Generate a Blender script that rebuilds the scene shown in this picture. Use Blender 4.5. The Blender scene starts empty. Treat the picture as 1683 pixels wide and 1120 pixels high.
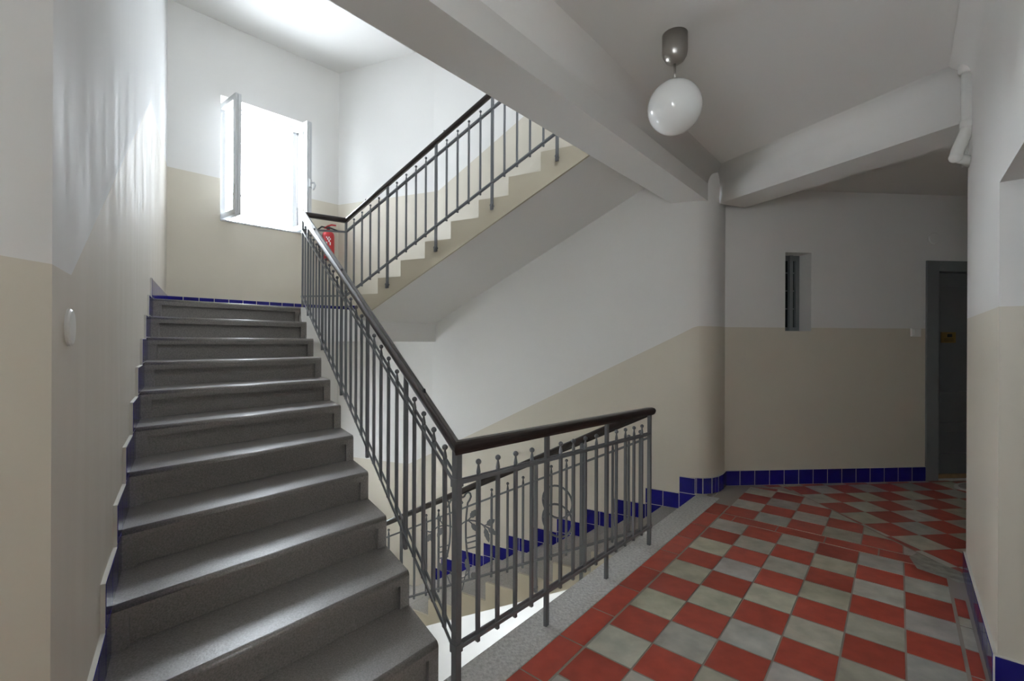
import bpy, bmesh, math, random
from mathutils import Vector
random.seed(7)
C = bpy.context.scene.collection
S = 1.40                                   # one plan unit = eye height above the landing floor
U = (.64510, .76411); N = (-.76411, .64510)        # along the landing edge / up the stairs
FL = -1.0                                  # landing floor in plan units
RISE = .1125; ZM = .2375                   # riser height, mid-landing level

# ------------------------------------------------------------------ materials
def mat(name, col, rough=.6, metal=0, bump=None, vary=None, spec=.5, attr=None):
    m = bpy.data.materials.new(name); m.use_nodes = True
    nt = m.node_tree; b = nt.nodes['Principled BSDF']
    b.inputs['Base Color'].default_value = (*col, 1); b.inputs['Roughness'].default_value = rough
    b.inputs['Metallic'].default_value = metal; b.inputs['Specular IOR Level'].default_value = spec
    L = nt.links.new
    tc = nt.nodes.new('ShaderNodeTexCoord')
    if vary:                                # (scale, amount, detail)
        n = nt.nodes.new('ShaderNodeTexNoise'); n.inputs['Scale'].default_value = vary[0]; n.inputs['Detail'].default_value = vary[2]
        L(tc.outputs['Object'], n.inputs['Vector'])
        r = nt.nodes.new('ShaderNodeMapRange'); r.inputs[1].default_value = .3; r.inputs[2].default_value = .7
        r.inputs[3].default_value = 1 - vary[1]; r.inputs[4].default_value = 1 + vary[1]
        L(n.outputs['Fac'], r.inputs[0])
        h = nt.nodes.new('ShaderNodeHueSaturation'); h.inputs['Color'].default_value = (*col, 1)
        L(r.outputs[0], h.inputs['Value']); src = h.outputs['Color']
        if attr:
            a = nt.nodes.new('ShaderNodeAttribute'); a.attribute_name = attr
            mx = nt.nodes.new('ShaderNodeMix'); mx.data_type = 'RGBA'; mx.blend_type = 'MULTIPLY'; mx.inputs[0].default_value = 1
            L(src, mx.inputs[6]); L(a.outputs['Color'], mx.inputs[7]); src = mx.outputs[2]
        L(src, b.inputs['Base Color'])
    if bump:                                # (scale, strength, distance)
        n = nt.nodes.new('ShaderNodeTexNoise'); n.inputs['Scale'].default_value = bump[0]; n.inputs['Detail'].default_value = 4
        L(tc.outputs['Object'], n.inputs['Vector'])
        u = nt.nodes.new('ShaderNodeBump'); u.inputs['Strength'].default_value = bump[1]; u.inputs['Distance'].default_value = bump[2]
        L(n.outputs['Fac'], u.inputs['Height']); L(u.outputs['Normal'], b.inputs['Normal'])
    return m
M = {
 'white': mat('white_plaster', (.74, .73, .71), .62, bump=(60, .12, .004), vary=(1.4, .015, 3)),
 'cream': mat('cream_oil_paint', (.62, .575, .485), .45, bump=(45, .12, .004), vary=(2, .02, 3)),
 'ceil': mat('ceiling_plaster', (.72, .71, .69), .8, bump=(40, .1, .004)),
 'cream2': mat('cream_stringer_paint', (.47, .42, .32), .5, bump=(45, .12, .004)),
 'conc': mat('grey_stair_concrete', (.185, .168, .158), .38, bump=(120, .20, .003), vary=(170, .36, 5), spec=1.0),
 'conc2': mat('pale_terrazzo_step', (.33, .31, .28), .5, bump=(120, .25, .004), vary=(150, .25, 4)),
 'curb': mat('rough_concrete_curb', (.50, .49, .47), .75, bump=(70, .9, .012), vary=(60, .22, 8)),
 'red': mat('red_cement_tile', (.39, .062, .038), .42, bump=(30, .15, .003), vary=(14, .14, 6), attr='tint'),
 'grey': mat('grey_cement_tile', (.43, .415, .345), .45, bump=(30, .15, .003), vary=(9, .20, 6), attr='tint'),
 'grout': mat('tile_grout', (.33, .29, .25), .8),
 'patch': mat('cement_patch', (.30, .29, .25), .6, vary=(18, .3, 6), bump=(30, .4, .006)),
 'blue': mat('cobalt_glazed_tile', (.012, .010, .19), .10, bump=(25, .08, .003), vary=(6, .15, 2)),
 'joint': mat('white_tile_joint', (.62, .60, .55), .7),
 'iron': mat('grey_painted_iron', (.135, .14, .148), .38, bump=(90, .1, .001)),
 'rail': mat('dark_brown_handrail', (.022, .014, .012), .33, vary=(12, .2, 3)),
 'win': mat('white_window_frame', (.56, .57, .58), .4),
 'steel': mat('brushed_nickel', (.45, .42, .39), .32, metal=1),
 'opal': mat('opal_glass', (.80, .81, .80), .08),
 'door': mat('grey_door_paint', (.14, .145, .15), .5),
 'dframe': mat('grey_frame_paint', (.19, .20, .205), .5),
 'brass': mat('brass', (.36, .25, .08), .4, metal=.7),
 'dark': mat('dark_recess', (.02, .02, .02), .6),
 'plastic': mat('white_plastic', (.72, .72, .70), .4),
 'pipe': mat('white_pipe_enamel', (.68, .67, .64), .35),
 'extred': mat('red_enamel', (.50, .015, .02), .3),
 'rubber': mat('black_rubber', (.02, .02, .022), .5),
 'wood': mat('oak_threshold', (.30, .19, .09), .5, vary=(20, .2, 4)),
 'mat': mat('pale_door_mat', (.35, .31, .28), .95, vary=(80, .25, 4), bump=(120, .6, .004)),
 'matw': mat('mat_border', (.6, .58, .54), .9),
}
# streaky brushed coat of the left wall
def streaks(name, col, rough):
    m = mat(name, col, rough); nt = m.node_tree; L = nt.links.new; b = nt.nodes['Principled BSDF']
    tc = nt.nodes['Texture Coordinate'] if 'Texture Coordinate' in nt.nodes else nt.nodes.new('ShaderNodeTexCoord')
    mp = nt.nodes.new('ShaderNodeMapping'); mp.inputs['Scale'].default_value = (5, 5, .9)
    L(tc.outputs['Object'], mp.inputs['Vector'])
    n = nt.nodes.new('ShaderNodeTexNoise'); n.inputs['Scale'].default_value = 1.6; n.inputs['Detail'].default_value = 7
    L(mp.outputs[0], n.inputs['Vector'])
    u = nt.nodes.new('ShaderNodeBump'); u.inputs['Strength'].default_value = .07; u.inputs['Distance'].default_value = .02; b.inputs['Specular IOR Level'].default_value = .3
    L(n.outputs['Fac'], u.inputs['Height']); L(u.outputs['Normal'], b.inputs['Normal'])
    r = nt.nodes.new('ShaderNodeMapRange'); r.inputs[1].default_value = .35; r.inputs[2].default_value = .65
    r.inputs[3].default_value = rough - .08; r.inputs[4].default_value = rough + .12
    L(n.outputs['Fac'], r.inputs[0]); L(r.outputs[0], b.inputs['Roughness'])
    return m
M['white_s'] = streaks('white_plaster_brushed', (.66, .66, .655), .72)
M['cream_s'] = streaks('cream_paint_brushed', (.58, .54, .475), .62)
g = mat('window_glass', (1, 1, 1), .02); g.node_tree.nodes['Principled BSDF'].inputs['Transmission Weight'].default_value = 1
g.node_tree.nodes['Principled BSDF'].inputs['IOR'].default_value = 1.1; M['glass'] = g
g = mat('dark_glass', (.03, .035, .035), .12); M['dglass'] = g

# ------------------------------------------------------------------ mesh helpers
def W(x, y, z): return Vector((x * S, y * S, (z + 1) * S))
def un(u, n): return (u * U[0] + n * N[0], u * U[1] + n * N[1])
class MB:
    def __init__(s): s.v = []; s.f = []; s.m = []; s.tint = {}; s.sm = []
    def vert(s, p): s.v.append(W(*p)); return len(s.v) - 1
    def face(s, pts, m=0, smooth=False):
        ids = [s.vert(p) for p in pts]; s.f.append(ids); s.m.append(m); s.sm.append(smooth); return len(s.f) - 1
    def grid(s, rings, m=0, closed=True, caps=True, smooth=True):
        base = [[s.vert(p) for p in r] for r in rings]; k = len(rings[0])
        for a, b in zip(base[:-1], base[1:]):
            for i in range(k if closed else k - 1):
                j = (i + 1) % k; s.f.append([a[i], a[j], b[j], b[i]]); s.m.append(m); s.sm.append(smooth)
        if caps and closed:
            s.f.append(base[0][::-1]); s.m.append(m); s.sm.append(False)
            s.f.append(base[-1]); s.m.append(m); s.sm.append(False)
    def loft(s, A, B, m=0, caps=(None, None)):
        a = [s.vert(p) for p in A]; b = [s.vert(p) for p in B]; k = len(A)
        for i in range(k):
            j = (i + 1) % k; s.f.append([a[i], a[j], b[j], b[i]]); s.m.append(m[i] if isinstance(m, list) else m); s.sm.append(False)
        s.f.append(a[::-1]); s.m.append(caps[0] if caps[0] is not None else (0 if isinstance(m, list) else m)); s.sm.append(False)
        s.f.append(b); s.m.append(caps[1] if caps[1] is not None else (0 if isinstance(m, list) else m)); s.sm.append(False)
    def prism(s, poly, z0, z1, m=0):
        s.loft([(x, y, z0) for x, y in poly], [(x, y, z1) for x, y in poly], m)
    def obox(s, c, d, L, T, z0, z1, m=0):           # box centred at c (xy), long axis d, length L, thickness T
        dx, dy = d; l = math.hypot(dx, dy); dx /= l; dy /= l; px, py = -dy, dx
        P = [(c[0] + a * dx * L / 2 + b * px * T / 2, c[1] + a * dy * L / 2 + b * py * T / 2) for a, b in ((-1, -1), (1, -1), (1, 1), (-1, 1))]
        s.prism(P, z0, z1, m)
    def tube(s, path, r, k=8, m=0):
        P = [Vector(p) for p in path]; rings = []
        up = None
        for i, p in enumerate(P):
            t = (P[min(i + 1, len(P) - 1)] - P[max(i - 1, 0)]).normalized()
            if up is None: up = Vector((0, 0, 1)) if abs(t.z) < .9 else Vector((1, 0, 0))
            a = t.cross(up).normalized(); b = a.cross(t).normalized(); up = b
            rr = r[i] if isinstance(r, (list, tuple)) else r
            rings.append([tuple(p + a * rr * math.cos(2 * math.pi * q / k) + b * rr * math.sin(2 * math.pi * q / k)) for q in range(k)])
        s.grid(rings, m)
    def lathe(s, cx, cy, prof, k=24, m=0):          # prof: (r, z)
        rings = [[(cx + r * math.cos(2 * math.pi * q / k), cy + r * math.sin(2 * math.pi * q / k), z) for q in range(k)] for r, z in prof]
        s.grid(rings, m)
    def build(s, name, mats, parent=None, loc=None, bevel=0):
        me = bpy.data.meshes.new(name)
        o0 = Vector(loc) if loc is not None else Vector((0, 0, 0))
        me.from_pydata([v - o0 for v in s.v], [], s.f); 
        for k in (mats if isinstance(mats, (list, tuple)) else [mats]): me.materials.append(M[k])
        for p, mi, sm in zip(me.polygons, s.m, s.sm): p.material_index = mi; p.use_smooth = sm
        if s.tint:
            ca = me.color_attributes.new('tint', 'FLOAT_COLOR', 'CORNER')
            for p in me.polygons:
                c = s.tint.get(p.index, (1, 1, 1))
                for li in p.loop_indices: ca.data[li].color = (*c, 1)
        bm = bmesh.new(); bm.from_mesh(me); bmesh.ops.recalc_face_normals(bm, faces=bm.faces); bm.to_mesh(me); bm.free()
        o = bpy.data.objects.new(name, me); C.objects.link(o); o.location = o0
        if parent:
            w_ = Vector((0, 0, 0)); q = parent
            while q: w_ += q.location; q = q.parent
            o.parent = parent; o.location = o0 - w_
        if bevel:
            b = o.modifiers.new('Bevel', 'BEVEL'); b.width = bevel; b.segments = 2; b.limit_method = 'ANGLE'
        return o
def tag(o, label=None, cat=None, group=None, kind=None):
    if label: o['label'] = label
    if cat: o['category'] = cat
    if group: o['group'] = group
    if kind: o['kind'] = kind
    return o
def empty(name, p, label=None, cat=None, group=None, kind=None):
    o = bpy.data.objects.new(name, None); C.objects.link(o); o.location = W(*p); o.empty_display_size = .1
    bpy.context.view_layer.update()
    return tag(o, label, cat, group, kind)
def struct(o, label, cat): return tag(o, label, cat, kind='structure')
def isect(p, d, n0):                                # point on line p + t d with n = n0
    t = (n0 - (p[0] * N[0] + p[1] * N[1])) / (d[0] * N[0] + d[1] * N[1]); return (p[0] + t * d[0], p[1] + t * d[1])
def lerp(a, b, t): return tuple(a[i] + (b[i] - a[i]) * t for i in range(len(a)))
def nrm(d): l = math.hypot(*d); return (d[0] / l, d[1] / l)
def nof(p): return p[0] * N[0] + p[1] * N[1]

# plan points
P0, P1, P2 = (-.651, .654), (-2.045, 2.616), (-2.674, 3.575)      # left wall
PR = (-1.721, 4.571)                                            # far corner of window wall
Q1, Q0 = (-.711, 4.15), (1.06, 3.129)                           # outer stair wall
COL = [(1.06, 3.129), (1.13, 3.093), (1.20, 3.066), (1.26, 3.054), (1.32, 3.063), (1.375, 3.095), (1.43, 3.15), (1.486, 3.227)]
FW = (1.486, 3.227); FWD = nrm((1, .0866)); FE = (4.3, 3.227 + .0866 * 2.814)
R0, R1 = un(1.919, -.212), un(2.778, -.212)                     # right wall: doorway corner, far corner
ZB, ZT = -3.475, 2.64
NWL, EWL = (-.153, 1.302), (-1.501, 3.31)                       # newel, top end of the ascending rail
BST, BD = (-1.284, 3.567), (.8746, -.4848)                      # upper flight rail
CST, CD = (.68, 2.28), (-.866, .5)                              # descending rail
AD = nrm((EWL[0] - NWL[0], EWL[1] - NWL[1]))
def left_at(n):
    return isect(P0, (P1[0] - P0[0], P1[1] - P0[1]), n) if n < nof(P1) else isect(P1, (P2[0] - P1[0], P2[1] - P1[1]), n)
def outer_at(n):
    return isect(Q1, (Q0[0] - Q1[0], Q0[1] - Q1[1]), n) if n < nof(Q1) else isect(Q1, (PR[0] - Q1[0], PR[1] - Q1[1]), n)
off = lambda p, d, k: (p[0] + d[1] * k, p[1] - d[0] * k)         # to the right of d
A_line = lambda n: isect(off(NWL, AD, -.016), AD, n)
B_line = lambda n: isect(off(BST, BD, -.020), BD, n)
C_line = lambda n: isect(off(CST, CD, .020), CD, n)
# keep the stringers on the stair side of their rails
# A stairs lie left of AD; B and C stairs lie on the outer wall side

# ------------------------------------------------------------------ walls
def wall(mb, a, b, polys):
    L = math.hypot(b[0] - a[0], b[1] - a[1]); d = ((b[0] - a[0]) / L, (b[1] - a[1]) / L)
    for P, m in polys: mb.face([(a[0] + d[0] * s, a[1] + d[1] * s, z) for s, z in P], m)
def banded(mb, a, b, bands, holes=(), ext=0):
    """bands: [(z0,z1,mat)], holes: [(s0,s1,z0,z1)]"""
    L = math.hypot(b[0] - a[0], b[1] - a[1]); ss = sorted({0, L} | {h[0] for h in holes} | {h[1] for h in holes})
    for z0, z1, m in bands:
        zz = sorted({z0, z1} | {z for h in holes for z in h[2:4] if z0 < z < z1})
        for za, zb in zip(zz[:-1], zz[1:]):
            for sa, sb in zip(ss[:-1], ss[1:]):
                if any(h[0] <= (sa + sb) / 2 <= h[1] and h[2] <= (za + zb) / 2 <= h[3] for h in holes): continue
                wall(mb, a, b, [([(sa, za), (sb, za), (sb, zb), (sa, zb)], m)])
def reveal(mb, a, b, hole, depth, side, m=0, floor_m=None):
    d = nrm((b[0] - a[0], b[1] - a[1])); o = (-d[1] * side * depth, d[0] * side * depth)
    s0, s1, z0, z1 = hole; A = (a[0] + d[0] * s0, a[1] + d[1] * s0); B = (a[0] + d[0] * s1, a[1] + d[1] * s1)
    Ao = (A[0] + o[0], A[1] + o[1]); Bo = (B[0] + o[0], B[1] + o[1])
    mb.face([(*A, z0), (*Ao, z0), (*Ao, z1), (*A, z1)], m); mb.face([(*B, z0), (*Bo, z0), (*Bo, z1), (*B, z1)], m)
    mb.face([(*A, z1), (*B, z1), (*Bo, z1), (*Ao, z1)], m); mb.face([(*A, z0), (*B, z0), (*Bo, z0), (*Ao, z0)], m if floor_m is None else floor_m)
PZ = .1064; PM = 1.3425; PLOW = PM - 2.475
# left wall, two planes, with the paint line climbing beside the stairs
mb = MB(); L01 = math.hypot(P1[0] - P0[0], P1[1] - P0[1]); L12 = math.hypot(P2[0] - P1[0], P2[1] - P1[1])
s_a = .137; s_b = s_a + (PM - PZ) / .555
s_b = min(s_b, L01)
wall(mb, P0, P1, [([(0, ZB), (L01, ZB), (L01, PM), (s_b, PM), (s_a, PZ), (0, PZ)], 1), ([(0, PZ), (s_a, PZ), (s_b, PM), (L01, PM), (L01, ZT), (0, ZT)], 0)])
wall(mb, P1, P2, [([(0, ZB), (L12, ZB), (L12, PM), (0, PM)], 1), ([(0, PM), (L12, PM), (L12, ZT), (0, ZT)], 0)])
struct(mb.build('wall_left', ['white_s', 'cream_s']), 'brushed plaster wall beside the ascending stairs, white over beige', 'wall')
# short wall beside the camera
PQ = (-.628, -1.085)
mb = MB(); fh = (.16, .64, .10, .66); banded(mb, PQ, P0, [(FL, PZ, 1), (PZ, 1.26, 0)], [fh]); reveal(mb, PQ, P0, fh, .15, 1)  # opening fh is made up, out of view, to let in fill daylight
struct(mb.build('wall_front_left', ['white', 'cream']), 'shaded wall strip at the left edge, white over beige', 'wall')
# window wall
WH = (.36, 1.03, .995, 2.035)
mb = MB(); h2 = (.36, 1.03, WH[2] - 2.475, WH[3] - 2.475 - .1)
banded(mb, P2, PR, [(ZB, PLOW, 1), (PLOW, .12, 0), (.12, PM, 1), (PM, ZT, 0)], [WH, h2])
reveal(mb, P2, PR, WH, .26, 1); reveal(mb, P2, PR, h2, .26, 1)
struct(mb.build('wall_window', ['white', 'cream']), 'stairwell end wall around the open window, white over beige', 'wall')
# outer stair wall with rounded end
mb = MB()
LQ = math.hypot(Q0[0] - Q1[0], Q0[1] - Q1[1]); dQ = nrm((Q0[0] - Q1[0], Q0[1] - Q1[1]))
sof = lambda n: .158 + .5 * (3.19 - n)
ctr = lambda n: FL - RISE * (n - 1.033) / .218
def nq(s): return nof((Q1[0] + dQ[0] * s, Q1[1] + dQ[1] * s))
nA, nB = nq(0), nq(LQ)
cp = lambda s: PZ - .5 * (LQ + .18 - s)                          # lower paint line
wall(mb, Q1, Q0, [
  ([(0, ZB), (LQ, ZB), (LQ, ctr(nB) - .12), (0, ctr(nA) - .12)], 0),
  ([(0, ctr(nA) - .12), (LQ, ctr(nB) - .12), (LQ, cp(LQ)), (0, cp(0))], 1),
  ([(0, cp(0)), (LQ, cp(LQ)), (LQ, sof(nB) + .09), (0, sof(nA) + .09)], 0),
  ([(0, sof(nA) + .09), (LQ, sof(nB) + .09), (LQ, PM + .53 * (LQ - .06)), (.06, PM), (0, PM)], 1),
  ([(0, PM), (.06, PM), (LQ, PM + .53 * (LQ - .06)), (LQ, ZT), (0, ZT)], 0)])
LR = math.hypot(Q1[0] - PR[0], Q1[1] - PR[1]); sk = LR - .26
banded(mb, PR, Q1, [(ZB, -2.3, 0), (.12, PM, 1), (PM, ZT, 0)])
wall(mb, PR, Q1, [([(0, -2.3), (LR, -2.3), (LR, cp(0)), (sk, PLOW), (0, PLOW)], 1), ([(0, PLOW), (sk, PLOW), (LR, cp(0)), (LR, .12), (0, .12)], 0)])
cz = [min(PZ, PZ - .5 * (1.216 - a[0]) / .8686) for a in COL]
CD_ = []
for a, b in zip(COL[:-1], COL[1:]): CD_ += [lerp(a, b, 0), lerp(a, b, .5)]
CD_.append(COL[-1]); cz = [min(PZ, PZ - .5 * (1.216 - a[0]) / .8686) for a in CD_]
mb.grid([[(*a, ZB) for a in CD_], [(*a, z) for a, z in zip(CD_, cz)]], 1, closed=False, caps=False)
mb.grid([[(*a, z) for a, z in zip(CD_, cz)], [(*a, ZT) for a in CD_]], 0, closed=False, caps=False)
o = mb.build('wall_outer', ['white', 'cream'])
struct(o, 'long wall beside the descending flight ending in a rounded corner', 'wall')
# far wall with little window and door
def fx(px): m = (px - 841.5) / 760; return m * 3.098 / (1 - .0866 * m)
def fs(px): return (fx(px) - FW[0]) * math.hypot(1, .0866)
hw = (fs(1290.3), fs(1333), -.8 + .0, .5); hw = (fs(1290.3), fs(1333), .0824, .638)
hd = (fs(1521), fs(1521) + 1.02, FL, .600)
mb = MB(); banded(mb, FW, FE, [(FL - .02, PZ, 1), (PZ, 1.3, 0)], [hw, hd])
reveal(mb, FW, FE, hw, .15, 1); reveal(mb, FW, FE, hd, .16, 1)
for h_, o_ in ((hw, .15), (hd, .16)):  # unseen back faces, added to stop sky leaking through the gaps
    q_ = [(FW[0] + FWD[0] * s_ - FWD[1] * o_, FW[1] + FWD[1] * s_ + FWD[0] * o_) for s_ in (h_[0] - .01, h_[1] + .01)]
    mb.face([(*q_[0], h_[2] - .01), (*q_[1], h_[2] - .01), (*q_[1], h_[3] + .01), (*q_[0], h_[3] + .01)], 0)
struct(mb.build('wall_far', ['white', 'cream']), 'far landing wall with the narrow window and the grey door', 'wall')
# right wall with doorway near the camera
mb = MB(); a, b = un(-1.235, -.212), R1; o_ = -(-1.235)
dh = (1.25 + o_, 1.919 + o_, FL, .464)
banded(mb, a, b, [(FL - .02, PZ, 1), (PZ, 1.08, 0)], [dh])
# cove to ceiling
cv = [(-.212 + .085 * (1 - math.cos(k * math.pi / 16)), 1.076 + .086 * math.sin(k * math.pi / 16)) for k in range(9)]
mb.grid([[(*un(-1.3, n), z) for n, z in cv], [(*un(2.778, n), z) for n, z in cv]], 0, closed=False, caps=False)
mb.prism([un(1.921, -.213), un(2.70, -.213), un(2.70, -.60), un(1.921, -.60)], FL - .01, 1.2, 0); mb.prism([un(1.24, -.213), un(.9, -.213), un(.9, -.64), un(1.24, -.64)], FL - .01, 1.2, 0)
# jambs and soffit of the doorway
for u0 in (1.25, 1.919):
    p, q = un(u0, -.212), un(u0, -.60)
    mb.face([(*p, FL), (*q, FL), (*q, PZ), (*p, PZ)], 1); mb.face([(*p, PZ), (*q, PZ), (*q, .464), (*p, .464)], 0)
mb.face([(*un(1.25, -.212), .464), (*un(1.919, -.212), .464), (*un(1.919, -.6), .464), (*un(1.25, -.6), .464)], 0)
# return of the wall into the corridor
e = (4.3, 2.05); q = R1
mb.face([(*q, FL), (*e, FL), (*e, PZ), (*q, PZ)], 1); mb.face([(*q, PZ), (*e, PZ), (*e, 1.26), (*q, 1.26)], 0)
struct(mb.build('wall_right', ['white', 'cream']), 'bright wall at the right edge with a doorway cut through it', 'wall')
mb = MB(); banded(mb, (4.3, 2.0), FE, [(FL, PZ, 1), (PZ, 1.3, 0)])
struct(mb.build('wall_corridor_end', ['white', 'cream']), 'dark end wall of the corridor past the door', 'wall')
# closed door leaf at the back of the right doorway
mb = MB(); mb.prism([un(1.25, -.60), un(1.919, -.60), un(1.919, -.64), un(1.25, -.64)], FL, .464)
struct(mb.build('door_2', 'dframe'), 'plain grey door closing the doorway at the right edge', 'door')

# ------------------------------------------------------------------ ceilings and beams
mb = MB()
mb.prism([un(-1.5, -.3), un(3.3, -.3), un(3.3, .98), un(-1.5, .98)], 1.16, 1.22); mb.prism([un(-1.5, -2.7), un(5.2, -2.7), un(5.2, 1.1), un(-1.5, 1.1)], 1.24, 1.30)  # second slab is an unseen cover, added to block leaking daylight
struct(mb.build('ceiling', 'ceil'), 'grey-white landing ceiling carrying the globe lamp', 'ceiling')
mb = MB(); mb.prism([(1.50, 3.5), (1.78, 2.9), (2.05, 2.0), (4.35, 2.0), (4.35, 3.6)], 1.08, 1.14)
struct(mb.build('ceiling_corridor', 'ceil'), 'dark lower ceiling over the corridor by the door', 'ceiling')
mb = MB(); mb.prism([off(P2, (0, 1), -.05), (-1.78, 4.68), (-.6, 4.2), (1.4, 3.1), un(3.0, .985), un(.0, .985), (-.8, .75), (-2.1, 2.6)], ZT, ZT + .08)
struct(mb.build('ceiling_stairwell', 'ceil'), 'white ceiling high over the stairwell', 'ceiling')
# main beam along the landing edge: profile swept along U, fillet into ceiling
prof = [(1.195, .936), (.985, .936), (.985, 1.05)]
for k in range(1, 8):
    t = k / 7 * math.pi / 2; prof.append((.985 - .10 * (1 - math.cos(t)), 1.05 + .112 * math.sin(t)))
prof += [(.885, 1.475), (1.195, 1.475)]
def beam_end(n, left): 
    if left: return left_at(max(n, .93))
    return isect((1.283, 3.056), (.75, .66), n)
mb = MB()
A = []; B = []
for n, z in prof:
    a = left_at(n); a = (a[0] - .02, a[1]); b = un(3.42, n); A.append((*a, z)); B.append((*b, z))
ids = len(mb.f); mb.loft(A, B)
for i in range(2, 10): mb.sm[i] = True
o = mb.build('trim_1', 'ceil'); bpy.context.view_layer.update()
struct(o, 'long plastered ceiling beam along the open edge of the landing', 'beam')
a, b = left_at(1.0), outer_at(1.0); a = (a[0] - .01, a[1]); ua = a[0] * U[0] + a[1] * U[1]
mb = MB(); banded(mb, a, b, [(1.475, ZT, 0)], [(1.3 - ua, 1.8 - ua, 1.89, 2.06)])  # hidden opening added here to brighten the upper stairwell
struct(mb.build('wall_upper', ['white']), 'wall closing the upper storey above the landing beam', 'wall')
# second beam
v = nrm((.455, -1.026)); perp = (-v[1], v[0])
b0 = (1.36, 3.19); b1 = (1.985, 1.79)
prof2 = [(0, .936), (.243, .936), (.243, 1.2), (-.09, 1.2), (-.09, 1.162)]
for k in range(0, 7):
    t = (1 - k / 6) * math.pi / 2; prof2.append((-.085 * (1 - math.cos(t)), 1.07 + .09 * math.sin(t)))
fixb = (1.40, 3.10)
def bp(q, z, t): return (fixb[0] + v[0] * t + perp[0] * q, fixb[1] + v[1] * t + perp[1] * q, z)
mb = MB(); mb.loft([bp(q, z, -.02) for q, z in prof2], [bp(q, z, 1.26) for q, z in prof2])
for i in range(4, 12): mb.sm[i] = True
struct(mb.build('trim_2', 'ceil'), 'ceiling beam from the rounded corner to the white pipe', 'beam')

# ------------------------------------------------------------------ floor
TH = math.radians(39.86); TT = .1612
ia, ja = (math.cos(TH), -math.sin(TH)), (-math.sin(TH), -math.cos(TH)); TO = (.6576, 2.0095)
def lat(i, j): return (TO[0] + TT * (i * ia[0] + j * ja[0]), TO[1] + TT * (i * ia[1] + j * ja[1]))
def clip(poly, region):
    out = poly
    for k in range(len(region)):
        a, b = region[k], region[(k + 1) % len(region)]; res = []
        side = lambda p: (b[0] - a[0]) * (p[1] - a[1]) - (b[1] - a[1]) * (p[0] - a[0])
        for q in range(len(out)):
            p, r = out[q], out[(q + 1) % len(out)]; sp, sr = side(p), side(r)
            if sp >= 0: res.append(p)
            if (sp >= 0) != (sr >= 0):
                t = sp / (sp - sr); res.append((p[0] + (r[0] - p[0]) * t, p[1] + (r[1] - p[1]) * t))
        out = res
        if len(out) < 3: return []
    return out
def area(p): return .5 * sum(p[i][0] * p[(i + 1) % len(p)][1] - p[(i + 1) % len(p)][0] * p[i][1] for i in range(len(p)))
fl = MB()
def tile(P, m, g=.0028):
    P = [p for k, p in enumerate(P) if math.hypot(p[0] - P[k - 1][0], p[1] - P[k - 1][1]) > 1e-4]
    if len(P) < 3: return
    if area(P) < 0: P = P[::-1]
    if area(P) < .0006: return
    cx = sum(p[0] for p in P) / len(P); cy = sum(p[1] for p in P) / len(P)
    Q = []
    for k in range(len(P)):                               # inset each edge by g
        a, b, c = P[k - 1], P[k], P[(k + 1) % len(P)]
        d1, d2 = nrm((b[0] - a[0] or 1e-9, b[1] - a[1])), nrm((c[0] - b[0] or 1e-9, c[1] - b[1]))
        n1, n2 = (-d1[1], d1[0]), (-d2[1], d2[0]); s_ = 1 + n1[0] * n2[0] + n1[1] * n2[1]
        s_ = max(s_, .3); Q.append((b[0] + g * (n1[0] + n2[0]) / s_, b[1] + g * (n1[1] + n2[1]) / s_))
    if area(Q) < .0003: return
    f = fl.face([(*p, FL) for p in Q], m)
    k = random.uniform(.86, 1.10)
    t = (k, k * random.uniform(.97, 1.03), k * random.uniform(.9, 1.12)) if m == 2 else (k, k, k)
    fl.tint[f] = t
    for a, b in zip(Q, Q[1:] + Q[:1]): fl.face([(*a, FL), (*b, FL), (*b, FL - .004), (*a, FL - .004)], 0)
bx = 1.92
div = [(1.905, 3.03), (1.95, 1.99)]                        # seam between the two tilings
regA = [lat(0, 30), lat(0, 30)]
# near tiling: between i=0..5.9, j=-5..18
RA = [lat(0, -5), lat(0, 16), lat(5.88, 16), lat(5.88, -5)]
RA = RA if area(RA) > 0 else RA[::-1]
for i in range(0, 6):
    for j in range(-5, 16):
        P = clip([lat(i, j), lat(i + 1, j), lat(i + 1, j + 1), lat(i, j + 1)], RA); tile(P, 1 if (i + j) % 2 == 0 else 2) if P else 0
# narrow course at the right wall
k = 0; jj = -3.4
while jj < 15:
    stp = random.choice([.45, .7, 1.0]); P = [lat(5.91, jj), lat(6.14, jj), lat(6.14, jj + stp), lat(5.91, jj + stp)]; tile(P, 1 if random.random() < .6 else 2); jj += stp
# red border along the curb
for k in range(-6, 11):
    j0 = .02 + k * 1.33; P = [lat(-.68, j0), lat(-.02, j0), lat(-.02, j0 + 1.33), lat(-.68, j0 + 1.33)]
    P = clip(P if area(P) > 0 else P[::-1], [un(-2, .60), un(3.02, .60), un(3.02, .892), un(-2, .892)]); tile(P, 1) if P else 0
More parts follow.
